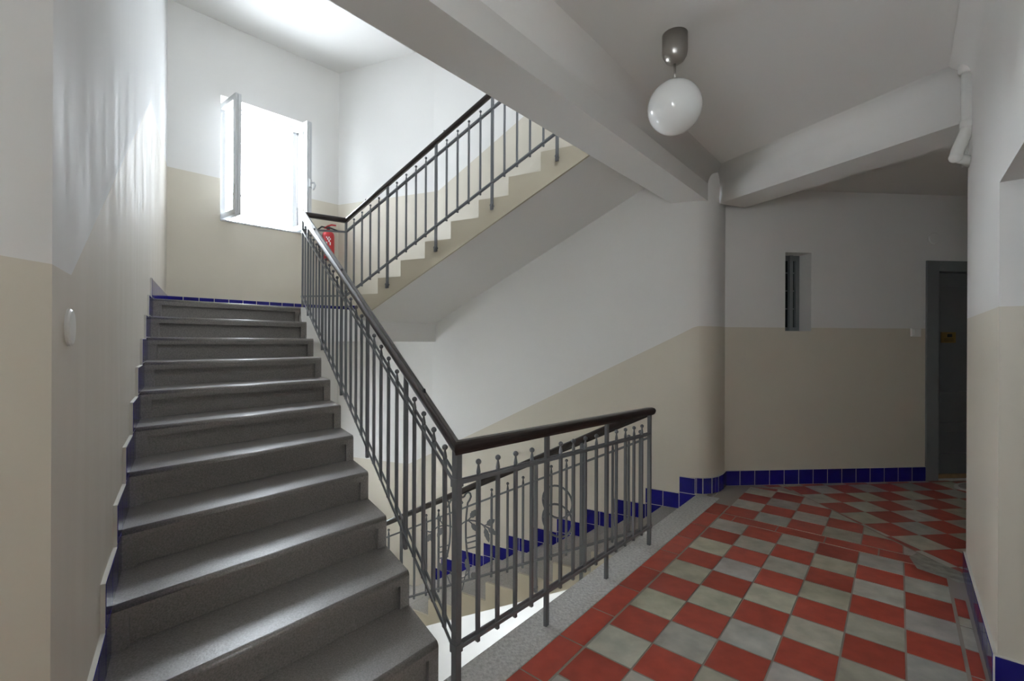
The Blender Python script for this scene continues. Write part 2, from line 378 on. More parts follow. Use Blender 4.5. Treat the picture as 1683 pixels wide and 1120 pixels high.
# red strip across
RS = [lat(0, -5.62), lat(9, -5.62), lat(9, -5.02), lat(0, -5.02)]
cut = [(1.2, 0.5), (1.95, 0.5), (1.95, 1.99), (1.905, 3.03), (1.2, 3.03)]
for k in range(-2, 5):
    i0 = .45 + 1.33 * k; P = [lat(max(i0, 0), -5.62), lat(i0 + 1.33, -5.62), lat(i0 + 1.33, -5.02), lat(max(i0, 0), -5.02)]
    if i0 + 1.33 <= 0: continue
    P = clip(P if area(P) > 0 else P[::-1], [(0, 0), (1.945, 0), (1.945, 3.03), (0, 3.03)]); tile(P, 1) if P else 0
RB = [(.6, 1.5), (1.945, 2.0), (1.908, 3.0), (1.81, 3.15), (1.652, 3.20), (1.40, 3.16), (.6, 2.6)]
for i in range(0, 9):
    for j in range(-13, -5):
        j0 = j + .35; P = [lat(i, j0 - 1), lat(i + 1, j0 - 1), lat(i + 1, j0), lat(i, j0)]
        P = clip(P if area(P) > 0 else P[::-1], RB)
        if P: tile(P, 1 if (i + j) % 2 == 0 else 2, .0025)
# corridor tiling
ao, aa, ab = (2.237, 2.914), (.9945, .105), (.105, -.9945); T2 = .1635
def lat2(i, j): return (ao[0] + T2 * (i * aa[0] + j * ab[0]), ao[1] + T2 * (i * aa[1] + j * ab[1]))
RCS = [[(1.955, 1.99), (4.3, 2.05), (4.3, 3.46), (1.914, 3.262), (1.908, 3.03)], [(1.908, 3.03), (1.908, 3.262), (1.60, 3.235), (1.66, 3.205), (1.815, 3.155)]]
for i in range(-5, 15):
    for j in range(-5, 8):
        for RC in RCS:
            P = [lat2(i, j), lat2(i + 1, j), lat2(i + 1, j + 1), lat2(i, j + 1)]
            P = clip(P if area(P) > 0 else P[::-1], RC)
            if P: tile(P, 1 if (i + j) % 2 == 0 else 2, .001)
fl.prism([un(-1.4, -.8), un(2.0, -.8), un(2.0, -.215), un(2.778, -.215), (4.35, 2.0), (4.35, 3.7), (1.46, 3.24), un(3.16, .98), un(3.1, .90), un(.35, .90), un(.30, .90), (-.66, .68), (-.68, -1.2)], FL - .10, FL - .003, 0)
# cement patches
fl.face([(1.80, 2.02), (1.88, 2.14), (1.95, 2.18), (1.965, 2.02), (1.93, 1.93), (1.87, 1.90)] and [(*p, FL + .0012) for p in [(1.80, 2.05), (1.86, 2.16), (1.93, 2.20), (1.965, 2.02), (1.93, 1.93), (1.87, 1.93)]], 3)
struct(fl.build('floor', ['grout', 'red', 'grey', 'patch']), 'red and grey chequered cement tile floor of the landing', 'floor')
# curb
mb = MB()
mb.prism([un(.22, .893), un(3.13, .893), (1.20, 3.055), isect(Q1, dQ, 1.030), un(.22, 1.030)], FL - .12, FL, 0)
o = mb.build('curb', 'curb', bevel=.006); tag(o, 'rough grey concrete curb edging the tiles under the railing', 'curb')
# slab beneath and its cream soffit beam
mb = MB(); mb.prism([un(-.3, -.8), un(3.1, -.8), (1.25, 3.1), isect(Q1, dQ, 1.03), un(-.3, 1.03)], -1.45, FL - .11)
struct(mb.build('floor_slab', 'white'), 'plastered slab face under the landing edge', 'slab')
mb = MB(); mb.prism([(-3.2, .5), (2.2, .5), (2.2, 4.0), (-1.6, 5.0), (-3.2, 4.2)], ZB - .05, ZB)
struct(mb.build('floor_lower', 'patch'), 'floor at the bottom of the stairwell', 'floor')
mb = MB(); banded(mb, un(-.3, .935), un(3.25, .935), [(ZB, -1.0, 0)], [(2.1, 2.9, -2.95, -2.35)])  # invented opening, lets daylight in to light the well from below
struct(mb.build('wall_lower', ['white']), 'white wall of the storey below', 'wall')

# ------------------------------------------------------------------ mid landings
def midlanding(dz, name, label):
    mb = MB(); n0 = 3.255
    mb.prism([left_at(3.295), (P2[0], P2[1]), PR, outer_at(n0), B_line(n0), A_line(3.27), A_line(3.295)], .12 + dz, ZM + dz, 0)
    n1, n2 = 3.19, 3.38
    mb.prism([A_line(n1 + .06), A_line(n2), outer_at(n2), outer_at(n1), B_line(n1)], -.006 + dz, ZM + dz - .002, 1); mb.prism([left_at(3.29), left_at(n2), A_line(n2), A_line(3.29)], -.006 + dz, ZM + dz - .002, 1)
    struct(mb.build(name, ['conc2', 'white']), label, 'landing')
midlanding(0, 'floor_mid_landing', 'half landing under the open window, grey plastered beam in front')
midlanding(-2.475, 'floor_lower_landing', 'lower half landing seen through the bars')

# ------------------------------------------------------------------ stairs
def step_block(mb, pl, pr, dirn, zt, zb, depth, panel=True, ov=.0):
    """front edge pl->pr at height zt, solid going back `depth` along dirn"""
    d = nrm((pr[0] - pl[0], pr[1] - pl[1])); Wd = math.hypot(pr[0] - pl[0], pr[1] - pl[1])
    bl, br = depth
    F = .018
    prof = [(0, zt - .036), (0, zt - .014)]
    for k in range(1, 6):
        t = k / 5 * math.pi / 2; prof.append((.014 * (1 - math.cos(t)), zt - .014 + .014 * math.sin(t)))
    prof += [(1.0, zt), (1.0, zt - .02), (F, zb), (F, zt - .036)]
    def at(q, f, z):                                     # q along front 0..1, f distance back (1.0 => at back edge)
        f0 = lerp(pl, pr, q); b0 = lerp(bl, br, q)
        dd = nrm((b0[0] - f0[0], b0[1] - f0[1]))
        return (*b0, z) if f >= .9 else (f0[0] + dd[0] * f, f0[1] + dd[1] * f, z)
    mb.loft([at(0, f, z) for f, z in prof], [at(1, f, z) for f, z in prof])
    for q_ in range(1, 6): mb.sm[-2 - len(prof) + q_] = True
    if panel:
        for q0, q1 in ((0, .055), (.955, 1)):
            P = [at(q0, 0, 0)[:2], at(q1, 0, 0)[:2], at(q1, F + .001, 0)[:2], at(q0, F + .001, 0)[:2]]
            mb.prism(P, zb, zt - .036)
# flight A (ascending)
fa = empty('staircase', (-1.0, 1.9, FL), 'grey concrete staircase of eleven panelled steps climbing left to the window', 'staircase')
for k in range(1, 12):
    nk = 3.267 - .2226 * (k - 1); nb = nk + .2226 + .015 if k > 1 else nk + .06
    zt = -1 + (12 - k) * RISE
    l0, r0 = left_at(nk), A_line(nk); l1, r1 = left_at(nb), A_line(nb)
    mb = MB(); step_block(mb, l0, r0, None, zt, zt - RISE - .002, (l1, r1))
    mb.build('step', 'conc', fa)
def slab_profile(n_first, n_step, z_first, count, up, thick_z):
    pts = []
    return pts
# soffit slab + cream stringer of A
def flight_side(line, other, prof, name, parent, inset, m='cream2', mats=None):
    mb = MB(); A = [(*line(n), z) for n, z in prof]; B = []
    for n, z in prof:
        p, q = line(n), other(n); d = nrm((q[0] - p[0], q[1] - p[1])); B.append((p[0] + d[0] * inset, p[1] + d[1] * inset, z))
    mb.loft(A, B); return mb.build(name, m, parent)
def flight_slab(line, other, prof, parent, m='white'):
    mb = MB(); mb.loft([(*line(n), z) for n, z in prof], [(*other(n), z) for n, z in prof]); return mb.build('soffit', m, parent)
pA = [(1.05, FL - .12)]
for k in range(11, 0, -1):
    nk = 3.267 - .2226 * (k - 1) + .034; zt = -1 + (12 - k) * RISE - .006
    pA += [(nk, zt - RISE), (nk, zt)]
pA += [(3.30, ZM - .01), (3.30, .02), (3.2, .02), (1.3, -.95), (1.2, FL - .12)]
flight_slab(lambda n: isect(off(NWL, AD, -.024), AD, n), left_at, pA, fa)
# flight B (upper)
fb = empty('staircase', (-.2, 3.4, ZM), 'upper flight rising right from the half landing, cream stepped edge and grey underside', 'staircase')
rb = lambda j: 3.182 - .2174 * (j - 1)
for j in range(1, 12):
    zt = ZM + RISE * j; nk = rb(j); nb = nk - .2174 - .015
    mb = MB(); step_block(mb, B_line(nk), outer_at(nk), None, zt, zt - RISE - .002, (B_line(nb), outer_at(nb)), panel=False)
    mb.build('step', 'conc2', fb)
pB = [(3.30, ZM - .004)]; pBs = [(3.262, ZM - .001)]
for j in range(1, 12):
    zt = ZM + RISE * j; nk = rb(j)
    pB += [(nk - .034, zt - RISE - .006), (nk - .034, zt - .006)]
    pBs += [(nk + .004, zt - RISE), (nk + .004, zt + .003)]
pB += [(1.0, 1.46), (1.0, 1.25), (1.195, sof(1.195)), (3.19, .158), (3.30, .05)]
pBs += [(1.0, 1.475), (1.0, 1.25), (1.195, sof(1.195) - .006), (3.19, .152), (3.262, .09)]
flight_slab(B_line, outer_at, pB, fb, 'ceil')
o = flight_side(lambda n: isect(off(BST, BD, -.014), BD, n), outer_at, pBs, 'stringer', fb, .014); o['label'] = 'cream painted stepped side edge'
# flight C (descending)
fc = empty('staircase', (-.2, 3.0, -2.2), 'terrazzo flight descending left behind the landing railing, cream stepped edge', 'staircase')
rc = lambda j: 1.033 + .218 * j
for j in range(1, 11):
    zt = FL - RISE * j; nf = rc(j); nb = rc(j - 1) - .015
    mb = MB(); step_block(mb, C_line(nf), outer_at(nf), None, zt, zt - RISE - .002, (C_line(nb), outer_at(nb)), panel=False)
    mb.build('step', 'conc2', fc)
pC = []; pCs = []
for j in range(0, 11):
    zt = FL - RISE * j; nf = rc(j)
    pC += [(nf - .034 if j else nf - .01, zt - .012), (nf - .034 if j else nf - .01, zt - RISE - .006)]
    pCs += [(nf + .003, zt + .002), (nf + .003, zt - RISE + .002)]
pC = [(1.02, FL - .012)] + pC[1:] + [(3.25, ZM - 2.475 - .01), (3.25, -2.315), (1.02, -1.160)]
pCs = [(1.036, FL + .002)] + pCs[1:] + [(3.26, ZM - 2.475 + .002), (3.26, -2.322), (1.036, -1.166)]
flight_slab(C_line, outer_at, pC, fc, 'white')
o = flight_side(lambda n: isect(off(CST, CD, .014), CD, n), outer_at, pCs, 'stringer', fc, .014); o['label'] = 'cream painted stepped side edge'

# ------------------------------------------------------------------ tiled skirtings
def skirt(name, label, a, b, segs, side, t=.009, mats=('joint', 'blue'), parts=None):
    """segs: (s0, s1, z0, z1) each one glazed tile on a pale bed"""
    mb = MB(); d = nrm((b[0] - a[0], b[1] - a[1])); o = (-d[1] * side, d[0] * side)
    def bx(s0, s1, z0, z1, t0, t1, m):
        P = [(a[0] + d[0] * s + o[0] * k, a[1] + d[1] * s + o[1] * k) for s, k in ((s0, t0), (s1, t0), (s1, t1), (s0, t1))]
        mb.prism(P, z0, z1, m)
    for s0, s1, z0, z1 in segs:
        bx(s0, s1, z0, z1, -.004, t, 0); g = .0022
        bx(s0 + g, s1 - g, z0 + g, z1 - g, t - .003, t + .0015, 1)
    return struct(mb.build(name, mats), label, 'skirting')
TH_ = .105
# left wall beside flight A
segs = []; cosA = (nof(P1) - nof(P0)) / L01
sN = lambda n: (n - nof(P0)) / cosA
for k in range(1, 12):
    nk = 3.267 - .2226 * (k - 1); zt = -1 + (12 - k) * RISE
    s0 = sN(nk) - .10; s1 = (sN(nk + .2226) - .10) if k > 1 else L01
    h = (s0 + s1) / 2
    segs += [(s0, s0 + .118, zt, zt + TH_), (s0 + .118, s1, zt, zt + TH_)] if s1 - s0 > .15 else [(s0, s1, zt, zt + TH_)]
    segs += [(s0, s0 + .10, zt - RISE, zt)]
skirt('baseboard_left', 'cobalt tile skirting stepping up the left wall with the stairs', P0, P1, segs, -1)
# landing left + window wall
segs = []; n_ = int(L12 / .105) + 1; w = L12 / n_
segs = [(i * w, (i + 1) * w, ZM, ZM + TH_) for i in range(n_)]
skirt('baseboard_landing_left', 'end of the tile skirting on the half landing left wall', P1, P2, segs, -1)
Lw = math.hypot(PR[0] - P2[0], PR[1] - P2[1]); n_ = 13; w = Lw / n_
skirt('baseboard_window', 'cobalt tile skirting below the open window', P2, PR, [(i * w, (i + 1) * w, ZM, ZM + TH_) for i in range(n_)], -1)
n_ = 10; w = LR / n_
skirt('baseboard_upper_landing', 'cobalt tile skirting at the foot of the upper flight', PR, Q1, [(i * w, (i + 1) * w, ZM, ZM + TH_) for i in range(n_)], -1)
# outer wall beside flight C : measured from Q0 toward Q1
segs = []; cC = (nof(Q1) - nof(Q0)) / LQ; base = (1.033 - nof(Q0)) / cC
for j in range(1, 11):
    s0 = base + .105 + .2226 * (j - 1); s1 = s0 + .2226; zt = FL - RISE * j; s1c = min(s1, LQ)
    segs += [(s1c - .118, s1c, zt, zt + TH_), (s0, s1c - .118, zt, zt + TH_)]
    segs += [(s1c - .112, s1c, zt - RISE, zt)] if j < 10 else []
segs += [(base + .005, base + .105, FL, FL + TH_), (base - .01, base + .105, FL - RISE, FL)]
skirt('baseboard_outer', 'cobalt tile skirting stepping down the wall beside the descending flight', Q0, Q1, segs, 1)
# rounded corner: narrow tiles
mb = MB()
pts = [(1.187, 3.070)] + COL[3:]
dense = []
for a, b in zip(pts[:-1], pts[1:]):
    L = math.hypot(b[0] - a[0], b[1] - a[1]); k = max(1, round(L / .042)); dense += [lerp(a, b, q / k) for q in range(k)]
dense.append(pts[-1])
for a, b in zip(dense[:-1], dense[1:]):
    d = nrm((b[0] - a[0], b[1] - a[1])); o = (d[1], -d[0])
    def q(p, k, e): return (p[0] + o[0] * k + d[0] * e, p[1] + o[1] * k + d[1] * e)
    mb.prism([q(a, -.004, 0), q(b, -.004, 0), q(b, .012, 0), q(a, .012, 0)], FL, FL + TH_, 0)
    mb.prism([q(a, .009, .0016), q(b, .009, -.0016), q(b, .0135, -.0016), q(a, .0135, .0016)], FL + .002, FL + TH_ - .002, 1)
struct(mb.build('baseboard_corner', ['joint', 'blue']), 'narrow cobalt tiles wrapping the rounded corner', 'skirting')
sE = hd[0]; n_ = 14; w = (sE - .002) / n_
skirt('baseboard_far', 'row of cobalt tiles along the far wall up to the door', FW, FE, [(i * w, (i + 1) * w, FL, FL + TH_) for i in range(n_)], -1)
a, b = R1, R0; L = math.hypot(b[0] - a[0], b[1] - a[1]); n_ = 8; w = L / n_
skirt('baseboard_right', 'cobalt tile skirting running down the bright right wall', a, b, [(i * w, (i + 1) * w, FL, FL + TH_) for i in range(n_)], -1)
a, b = un(1.9305, -.208), un(1.9305, -.60)
skirt('baseboard_jamb', 'cobalt tiles on the doorway jamb in the lower right corner', un(1.919, -.204), un(1.919, -.60), [(0, .13, FL, FL + TH_), (.13, .26, FL, FL + TH_), (.26, .39, FL, FL + TH_)], -1)

# ------------------------------------------------------------------ railing
rl = empty('stair_railing', (*NWL, FL), 'grey iron stair railing with dark handrail, ball-topped bars and scroll ornament', 'railing')
def railz(z0, sl): return lambda s: z0 + sl * s
def baluster(p, zb, zt, d):
    mb = MB(); h = .0052
    mb.obox(p, d, 2 * h, 2 * h, zb, zt - .004)
    rings = []
    for r, z in ((.0062, zt - .004), (.0066, zt + .004), (.0034, zt + .022), (.0030, zt + .026)):
        rings.append([(p[0] + r * math.cos(q * math.pi / 4), p[1] + r * math.sin(q * math.pi / 4), z) for q in range(8)])
    mb.grid(rings)
    rings = []
    for q in range(7):
        t = -math.pi / 2 + (q + .5) * math.pi / 7; r = .0088 * math.cos(t); z = zt + .033 + .0088 * math.sin(t)
        rings.append([(p[0] + r * math.cos(k * math.pi / 4), p[1] + r * math.sin(k * math.pi / 4), z) for k in range(8)])
    mb.grid(rings)
    c = W(p[0], p[1], zb); return mb.build('baluster', 'iron', rl, loc=c)
def post(p, zb, zt, d, bolt=None, wd=.0175, th=.012, lab=None):
    mb = MB(); mb.obox(p, d, wd, th, zb, zt)
    if bolt:
        n = bolt
        mb.tube([(p[0] - n[0] * .022, p[1] - n[1] * .022, zb + .025), (p[0] + n[0] * .016, p[1] + n[1] * .016, zb + .025)], .009, 8)
        mb.obox((p[0] + n[0] * .010, p[1] + n[1] * .010), d, .012, .012, zb - .004, zb + .02)
    return mb.build('post', 'iron', rl, loc=W(p[0], p[1], zb))
def flatrail(a, za, b, zb, name='rail_bar', gap=.0085, th=.0045, ht=.011):
    mb = MB(); d = nrm((b[0] - a[0], b[1] - a[1])); n = (-d[1], d[0])
    for k in (-1, 1):
        A = []; B = []
        for t, z in ((-1, -1), (1, -1), (1, 1), (-1, 1)):
            oo = k * gap + t * th / 2
            A.append((a[0] + n[0] * oo, a[1] + n[1] * oo, za + z * ht / 2)); B.append((b[0] + n[0] * oo, b[1] + n[1] * oo, zb + z * ht / 2))
        mb.loft(A, B)
    return mb.build(name, 'iron', rl)
def along(p, d, s): return (p[0] + d[0] * s, p[1] + d[1] * s)
ext = (-.0, 0)
# -- ascending
LA = 2.419
up = railz(-.3975, .493); lo = railz(-.862, .487); hr = railz(-.300, .495)
pa = [.394 + .456 * k for k in range(5)]
for s in pa:
    p = along(NWL, AD, s); n = nof(p); k = math.floor((3.267 - n) / .2226) + 1; zt = -1 + (12 - k) * RISE
    post(p, zt - .02 - .05, hr(s), AD)
ed = [0] + pa
for a, b in zip(ed[:-1], ed[1:]):
    for q in range(1, 5): s = a + (b - a) * q / 5; baluster(along(NWL, AD, s), lo(s) - .022, up(s) + .012, AD)
s = 2.32; baluster(along(NWL, AD, s), lo(s) - .022, up(s) + .012, AD)
post(along(NWL, AD, LA), ZM - .03, hr(LA), AD)
flatrail(NWL, up(0), EWL, up(LA)); flatrail(NWL, lo(0), EWL, lo(LA))
# -- newel and landing
LU = 1.285; LD = nrm((CST[0] - NWL[0], CST[1] - NWL[1])); LU = math.hypot(CST[0] - NWL[0], CST[1] - NWL[1])
mb = MB(); mb.obox(NWL, LD, .020, .020, FL - .02, -.31); mb.obox(NWL, LD, .026, .026, lo(0) - .012, lo(0) + .012); mb.obox(NWL, LD, .026, .026, up(0) - .012, up(0) + .012)
mb.build('newel_post', 'iron', rl, loc=W(*NWL, FL))
lup = railz(-.3975, -.0545 / LU); llo = railz(-.862, -.046 / LU); lhr = railz(-.300, -.042 / LU)
lp = [LU / 3, 2 * LU / 3]
for s in lp: post(along(NWL, LD, s), FL - .01, lhr(s), LD, wd=.0175)
for a, b in zip([0] + lp, lp + [LU]):
    for q in range(1, 5): s = a + (b - a) * q / 5; baluster(along(NWL, LD, s), llo(s) - .022, lup(s) + .012, LD)
flatrail(NWL, lup(0), CST, lup(LU)); flatrail(NWL, llo(0), CST, llo(LU))
mb = MB(); mb.obox(CST, LD, .016, .016, FL - .01, -.345); mb.obox(CST, LD, .022, .022, llo(LU) - .01, llo(LU) + .01); mb.build('newel_post', 'iron', rl, loc=W(*CST, FL))
# -- descending
cup = railz(-.470, -.495); clo = railz(-.915, -.5); chr_ = railz(-.342, -.512); LC = 2.25
cp_ = [.354, .6256, 1.634, 2.09]; cb = [.046, .103, .186, .4415, .532, .708, .81, .92, 1.012, 1.318, 1.419, 1.52, 1.75, 1.86, 1.97]
for s in cp_:
    p = along(CST, CD, s); j = int((nof(p) - 1.033) / .218) + 1; post(p, FL - RISE * j - .07, chr_(s), CD, bolt=(-CD[1], CD[0]) if False else (CD[1], -CD[0]))
for s in cb: baluster(along(CST, CD, s), clo(s) - .022, cup(s) + .012, CD)
flatrail(CST, cup(0), along(CST, CD, LC), cup(LC)); flatrail(CST, clo(0), along(CST, CD, LC), clo(LC))
def cpt(s, z): p = along(CST, CD, s); return (*p, z)
# rings
for z in (-.877, -.978):
    mb = MB(); R_ = .088; pts = []
    for q in range(33):
        t = 2 * math.pi * q / 32; pts.append(cpt(.495 + R_ * math.cos(t), z + .012 * 0 + R_ * math.sin(t)))
    mb.tube(pts, .0058, 8); o = mb.build('ring_ornament', 'iron', rl); o['label'] = 'round iron ring'
# lyre with leaves
stemR = [(1.14, -.958), (1.13, -.962), (1.116, -.951), (1.109, -.936), (1.092, -.923), (1.075, -.927), (1.069, -.946), (1.078, -.967), (1.093, -.989), (1.097, -1.021), (1.104, -1.079), (1.107, -1.136), (1.106, -1.215), (1.097, -1.292), (1.086, -1.358), (1.08, -1.446)]
stemL = [(1.186, -1.0), (1.204, -.992), (1.219, -.993), (1.229, -1.011), (1.247, -1.043), (1.265, -1.046), (1.275, -1.031), (1.273, -1.013), (1.255, -.995), (1.236, -1.012), (1.231, -1.063), (1.226, -1.132), (1.225, -1.195), (1.23, -1.265), (1.246, -1.338), (1.267, -1.402), (1.276, -1.462), (1.265, -1.497)]
brR = [(1.164, -1.182), (1.157, -1.158), (1.136, -1.125), (1.108, -1.105), (1.077, -1.092), (1.036, -1.088), (.996, -1.097), (.969, -1.105), (.937, -1.112)]
brL = [(1.174, -1.202), (1.185, -1.184), (1.196, -1.166), (1.218, -1.159), (1.247, -1.159), (1.283, -1.166), (1.324, -1.181), (1.358, -1.214), (1.388, -1.229), (1.426, -1.228), (1.461, -1.233)]
twigs = [[(1.101, -1.101), (1.084, -1.088), (1.069, -1.072)], [(.976, -1.103), (.963, -1.099), (.951, -1.092)], [(.976, -1.104), (.966, -1.118), (.964, -1.132)], [(1.084, -1.098), (1.067, -1.106), (1.058, -1.112)], [(1.268, -1.163), (1.291, -1.153), (1.304, -1.138)], [(1.265, -1.163), (1.283, -1.178), (1.292, -1.192)], [(1.373, -1.226), (1.382, -1.246)], [(1.367, -1.222), (1.367, -1.248)], [(1.23, -1.439), (1.209, -1.462), (1.18, -1.472), (1.152, -1.464), (1.117, -1.45), (1.089, -1.42)], [(1.1, -1.40), (1.13, -1.53), (1.18, -1.55), (1.22, -1.52), (1.25, -1.47)]]
rungs = [[(1.101, -1.206), (1.012, -1.166)], [(1.101, -1.238), (1.012, -1.198)], [(1.098, -1.273), (1.012, -1.236)], [(1.318, -1.313), (1.233, -1.278)], [(1.318, -1.345), (1.237, -1.312)], [(1.318, -1.384), (1.242, -1.35)]]
mb = MB()
for P in (stemR, stemL): mb.tube([cpt(*p) for p in P], .0060, 8)
for P in (brR, brL): mb.tube([cpt(*p) for p in P], .0048, 7)
for P in twigs: mb.tube([cpt(*p) for p in P], .0038, 6)
for P in rungs: mb.tube([cpt(*p) for p in P], .0048, 6)
sc = mb.build('scroll_ornament', 'iron', rl); sc['label'] = 'lyre-shaped wrought iron scroll with leafy twigs'
LV = [(1.072, -1.074), (1.027, -1.018), (.953, -1.095), (.897, -1.052), (.943, -1.113), (.883, -1.14), (.966, -1.118), (.937, -1.196), (1.063, -1.11), (1.021, -1.148), (1.302, -1.141), (1.328, -1.111), (1.287, -1.182), (1.329, -1.247), (1.379, -1.242), (1.412, -1.297), (1.368, -1.243), (1.363, -1.31), (1.103, -1.334), (1.081, -1.418), (1.315, -1.408), (1.289, -1.457), (1.062, -1.433), (1.027, -1.402)]
def leaf(a, b, par, w=.019, name='leaf'):
    mb = MB(); v_ = (b[0] - a[0], b[1] - a[1]); L = math.hypot(*v_); t = (v_[0] / L, v_[1] / L); n = (-t[1], t[0])
    rim = []
    for q, ww in ((0, .1), (.12, .55), (.28, .9), (.38, .8), (.5, 1), (.62, .72), (.78, .6), (1, .02)): rim.append((q, ww * w))
    top = [(a[0] + t[0] * L * q + n[0] * x, a[1] + t[1] * L * q + n[1] * x) for q, x in rim]
    bot = [(a[0] + t[0] * L * q - n[0] * x, a[1] + t[1] * L * q - n[1] * x) for q, x in rim][::-1]
    P = top + bot; nn = (CD[1], -CD[0])
    f = lambda p, e: (cpt(*p)[0] + nn[0] * e, cpt(*p)[1] + nn[1] * e, p[1])
    mb.loft([f(p, -.0018) for p in P], [f(p, .0018) for p in P])
    mb.tube([f(lerp(a, b, q), .002) for q in (0, .5, .95)], .0016, 5)
    return mb.build(name, 'iron', par)
for q in range(0, len(LV), 2): leaf(LV[q], LV[q + 1], sc)
for q in range(7):
    t = q * 2 * math.pi / 7 + .3; leaf((1.165 + .004 * math.cos(t), -.999 + .004 * math.sin(t)), (1.165 + .04 * math.cos(t), -.999 + .04 * math.sin(t)), sc, .015, 'petal')
# -- link and upper flight
bup = railz(.839, .482); blo = railz(.346, .5); bhr = railz(.930, .490); LB = 2.30
nb_ = (BD[1], -BD[0])
post(BST, ZM - .03, bhr(0), BD, wd=.016)
flatrail(EWL, up(LA), BST, bup(0)); flatrail(EWL, lo(LA), BST, blo(0))
bp_ = [.4301, .8721, 1.319, 1.765, 2.21]
for s in bp_:
    p = along(BST, BD, s); j = math.ceil((3.182 - nof(p)) / .2174); post(p, ZM + RISE * j - .078, bhr(s), BD, bolt=(BD[1], -BD[0]))
for a, b in zip([0] + bp_[:-1], bp_):
    for q in range(1, 5): s = a + (b - a) * q / 5; baluster(along(BST, BD, s), blo(s) - .022, bup(s) + .012, BD)
flatrail(BST, bup(0), along(BST, BD, LB), bup(LB)); flatrail(BST, blo(0), along(BST, BD, LB), blo(LB))
# -- handrail, one mitred sweep
path = [(*along(CST, CD, LC), chr_(LC)), (*CST, -.340), (*NWL, -.299), (*EWL, .905), (*BST, .928), (*along(BST, BD, LB), bhr(LB) + .002)]
hp = [(-.016, -.018), (.016, -.018), (.021, -.008), (.0225, .004), (.018, .013), (.009, .0175), (-.009, .0175), (-.018, .013), (-.0225, .004), (-.021, -.008)]
rings = []
for i, p in enumerate(path):
    d1 = nrm((p[0] - path[i - 1][0], p[1] - path[i - 1][1])) if i else None
    d2 = nrm((path[i + 1][0] - p[0], path[i + 1][1] - p[1])) if i < len(path) - 1 else None
    d1 = d1 or d2; d2 = d2 or d1
    n1, n2 = (-d1[1], d1[0]), (-d2[1], d2[0]); b = nrm((n1[0] + n2[0], n1[1] + n2[1])); c = max(b[0] * n1[0] + b[1] * n1[1], .45)
    rings.append([(p[0] + b[0] * x / c, p[1] + b[1] * x / c, p[2] + z) for x, z in hp])
mb = MB(); mb.grid(rings, smooth=False)
o = mb.build('handrail', 'rail', rl, bevel=.003); o['label'] = 'dark brown handrail'
def stud(p, z):
    mb = MB(); mb.lathe(p[0], p[1], [(.0055, z), (.0055, z + .008), (.004, z + .013), (.001, z + .014)], 10); mb.build('handrail_stud', 'rubber', rl, loc=W(p[0], p[1], z))
for s in (.235, 1.30, 2.0): stud(along(NWL, AD, s), hr(s) + .016)
for s in (.21, .94): stud(along(BST, BD, s), bhr(s) + .016)

# ------------------------------------------------------------------ open casement window
dW = nrm((PR[0] - P2[0], PR[1] - P2[1])); oW = (-dW[1], dW[0])           # outward
def wp(s, o): return (P2[0] + dW[0] * s + oW[0] * o, P2[1] + dW[1] * s + oW[1] * o)
def window(name, dz, label, openit, cut=0):
    w = empty(name, (*wp(.69, .18), WH[2] + dz), label, 'window', kind='structure')
    z0, z1 = WH[2] + dz, WH[3] + dz - cut; s0, s1 = WH[0], WH[1]
    mb = MB(); f = .035
    def b(sa, sb, za, zb, oa, ob): mb.prism([wp(sa, oa), wp(sb, oa), wp(sb, ob), wp(sa, ob)], za, zb)
    b(s0, s0 + f, z0, z1, .15, .20); b(s1 - f, s1, z0, z1, .15, .20); b(s0 + f, s1 - f, z1 - f, z1, .15, .20); b(s0 + f, s1 - f, z0, z0 + f, .15, .20)
    b(s0, s1, z1 - f - .012, z1 - f, .16, .19)
    mb.build('frame', 'win', w)
    mb = MB(); b(s0 + .001, s1 - .001, z0 - .004, z0 + .008, -.012, .15); mb.build('sill', 'win', w)
    def sash(h, e, side):
        d = nrm((e[0] - h[0], e[1] - h[1])); L = math.hypot(e[0] - h[0], e[1] - h[1]); n = (-d[1], d[0]); t = .022
        def P(x, y): return (h[0] + d[0] * x + n[0] * y, h[1] + d[1] * x + n[1] * y)
        mb = MB()
        def bx(xa, xb, za, zb, ya=-t, yb=t): mb.prism([P(xa, ya), P(xb, ya), P(xb, yb), P(xa, yb)], za, zb)
        za, zb = z0 + .028, z1 - .030; r = .045
        bx(0, r, za, zb); bx(L - r, L, za, zb); bx(r, L - r, za, za + r); bx(r, L - r, zb - r, zb); bx(L - .002, L + .008, za + .01, zb - .01, -t * .2, t * .9)
        so = mb.build('sash', 'win', w)
        g_ = MB(); 
        g_.prism([P(r - .004, -.004), P(L - r + .004, -.004), P(L - r + .004, .004), P(r - .004, .004)], za + r - .004, zb - r + .004); g_.build('pane', 'glass', so)
        hmb = MB(); k = side
        zc = (za + zb) / 2 - .05
        hmb.obox(P(L - r / 2, k * (t + .004)), d, .016, .008, zc - .03, zc + .03); hmb.tube([(*P(L - r / 2, k * (t + .006)), zc), (*P(L - r / 2, k * (t + .03)), zc), (*P(L - r / 2 - .002, k * (t + .034)), zc - .02), (*P(L - r / 2 - .002, k * (t + .034)), zc - .07)], .006, 8)
        if side > 0: hmb.build('handle', 'win', so)
    if openit:
        sash(wp(.40, .145), (-2.228, 3.752), -1); sash(wp(.99, .145), (-1.862, 4.23), -1)
        hm = MB()
    else:
        sash(wp(s0 + f, .17), wp((s0 + s1) / 2, .17), -1); sash(wp(s1 - f, .17), wp((s0 + s1) / 2, .17), 1)
    return w
w1 = window('window_1', 0, 'white casement window on the half landing with both sashes swung open', True)
window('window_2', -2.475, 'window of the lower half landing', False, .1)
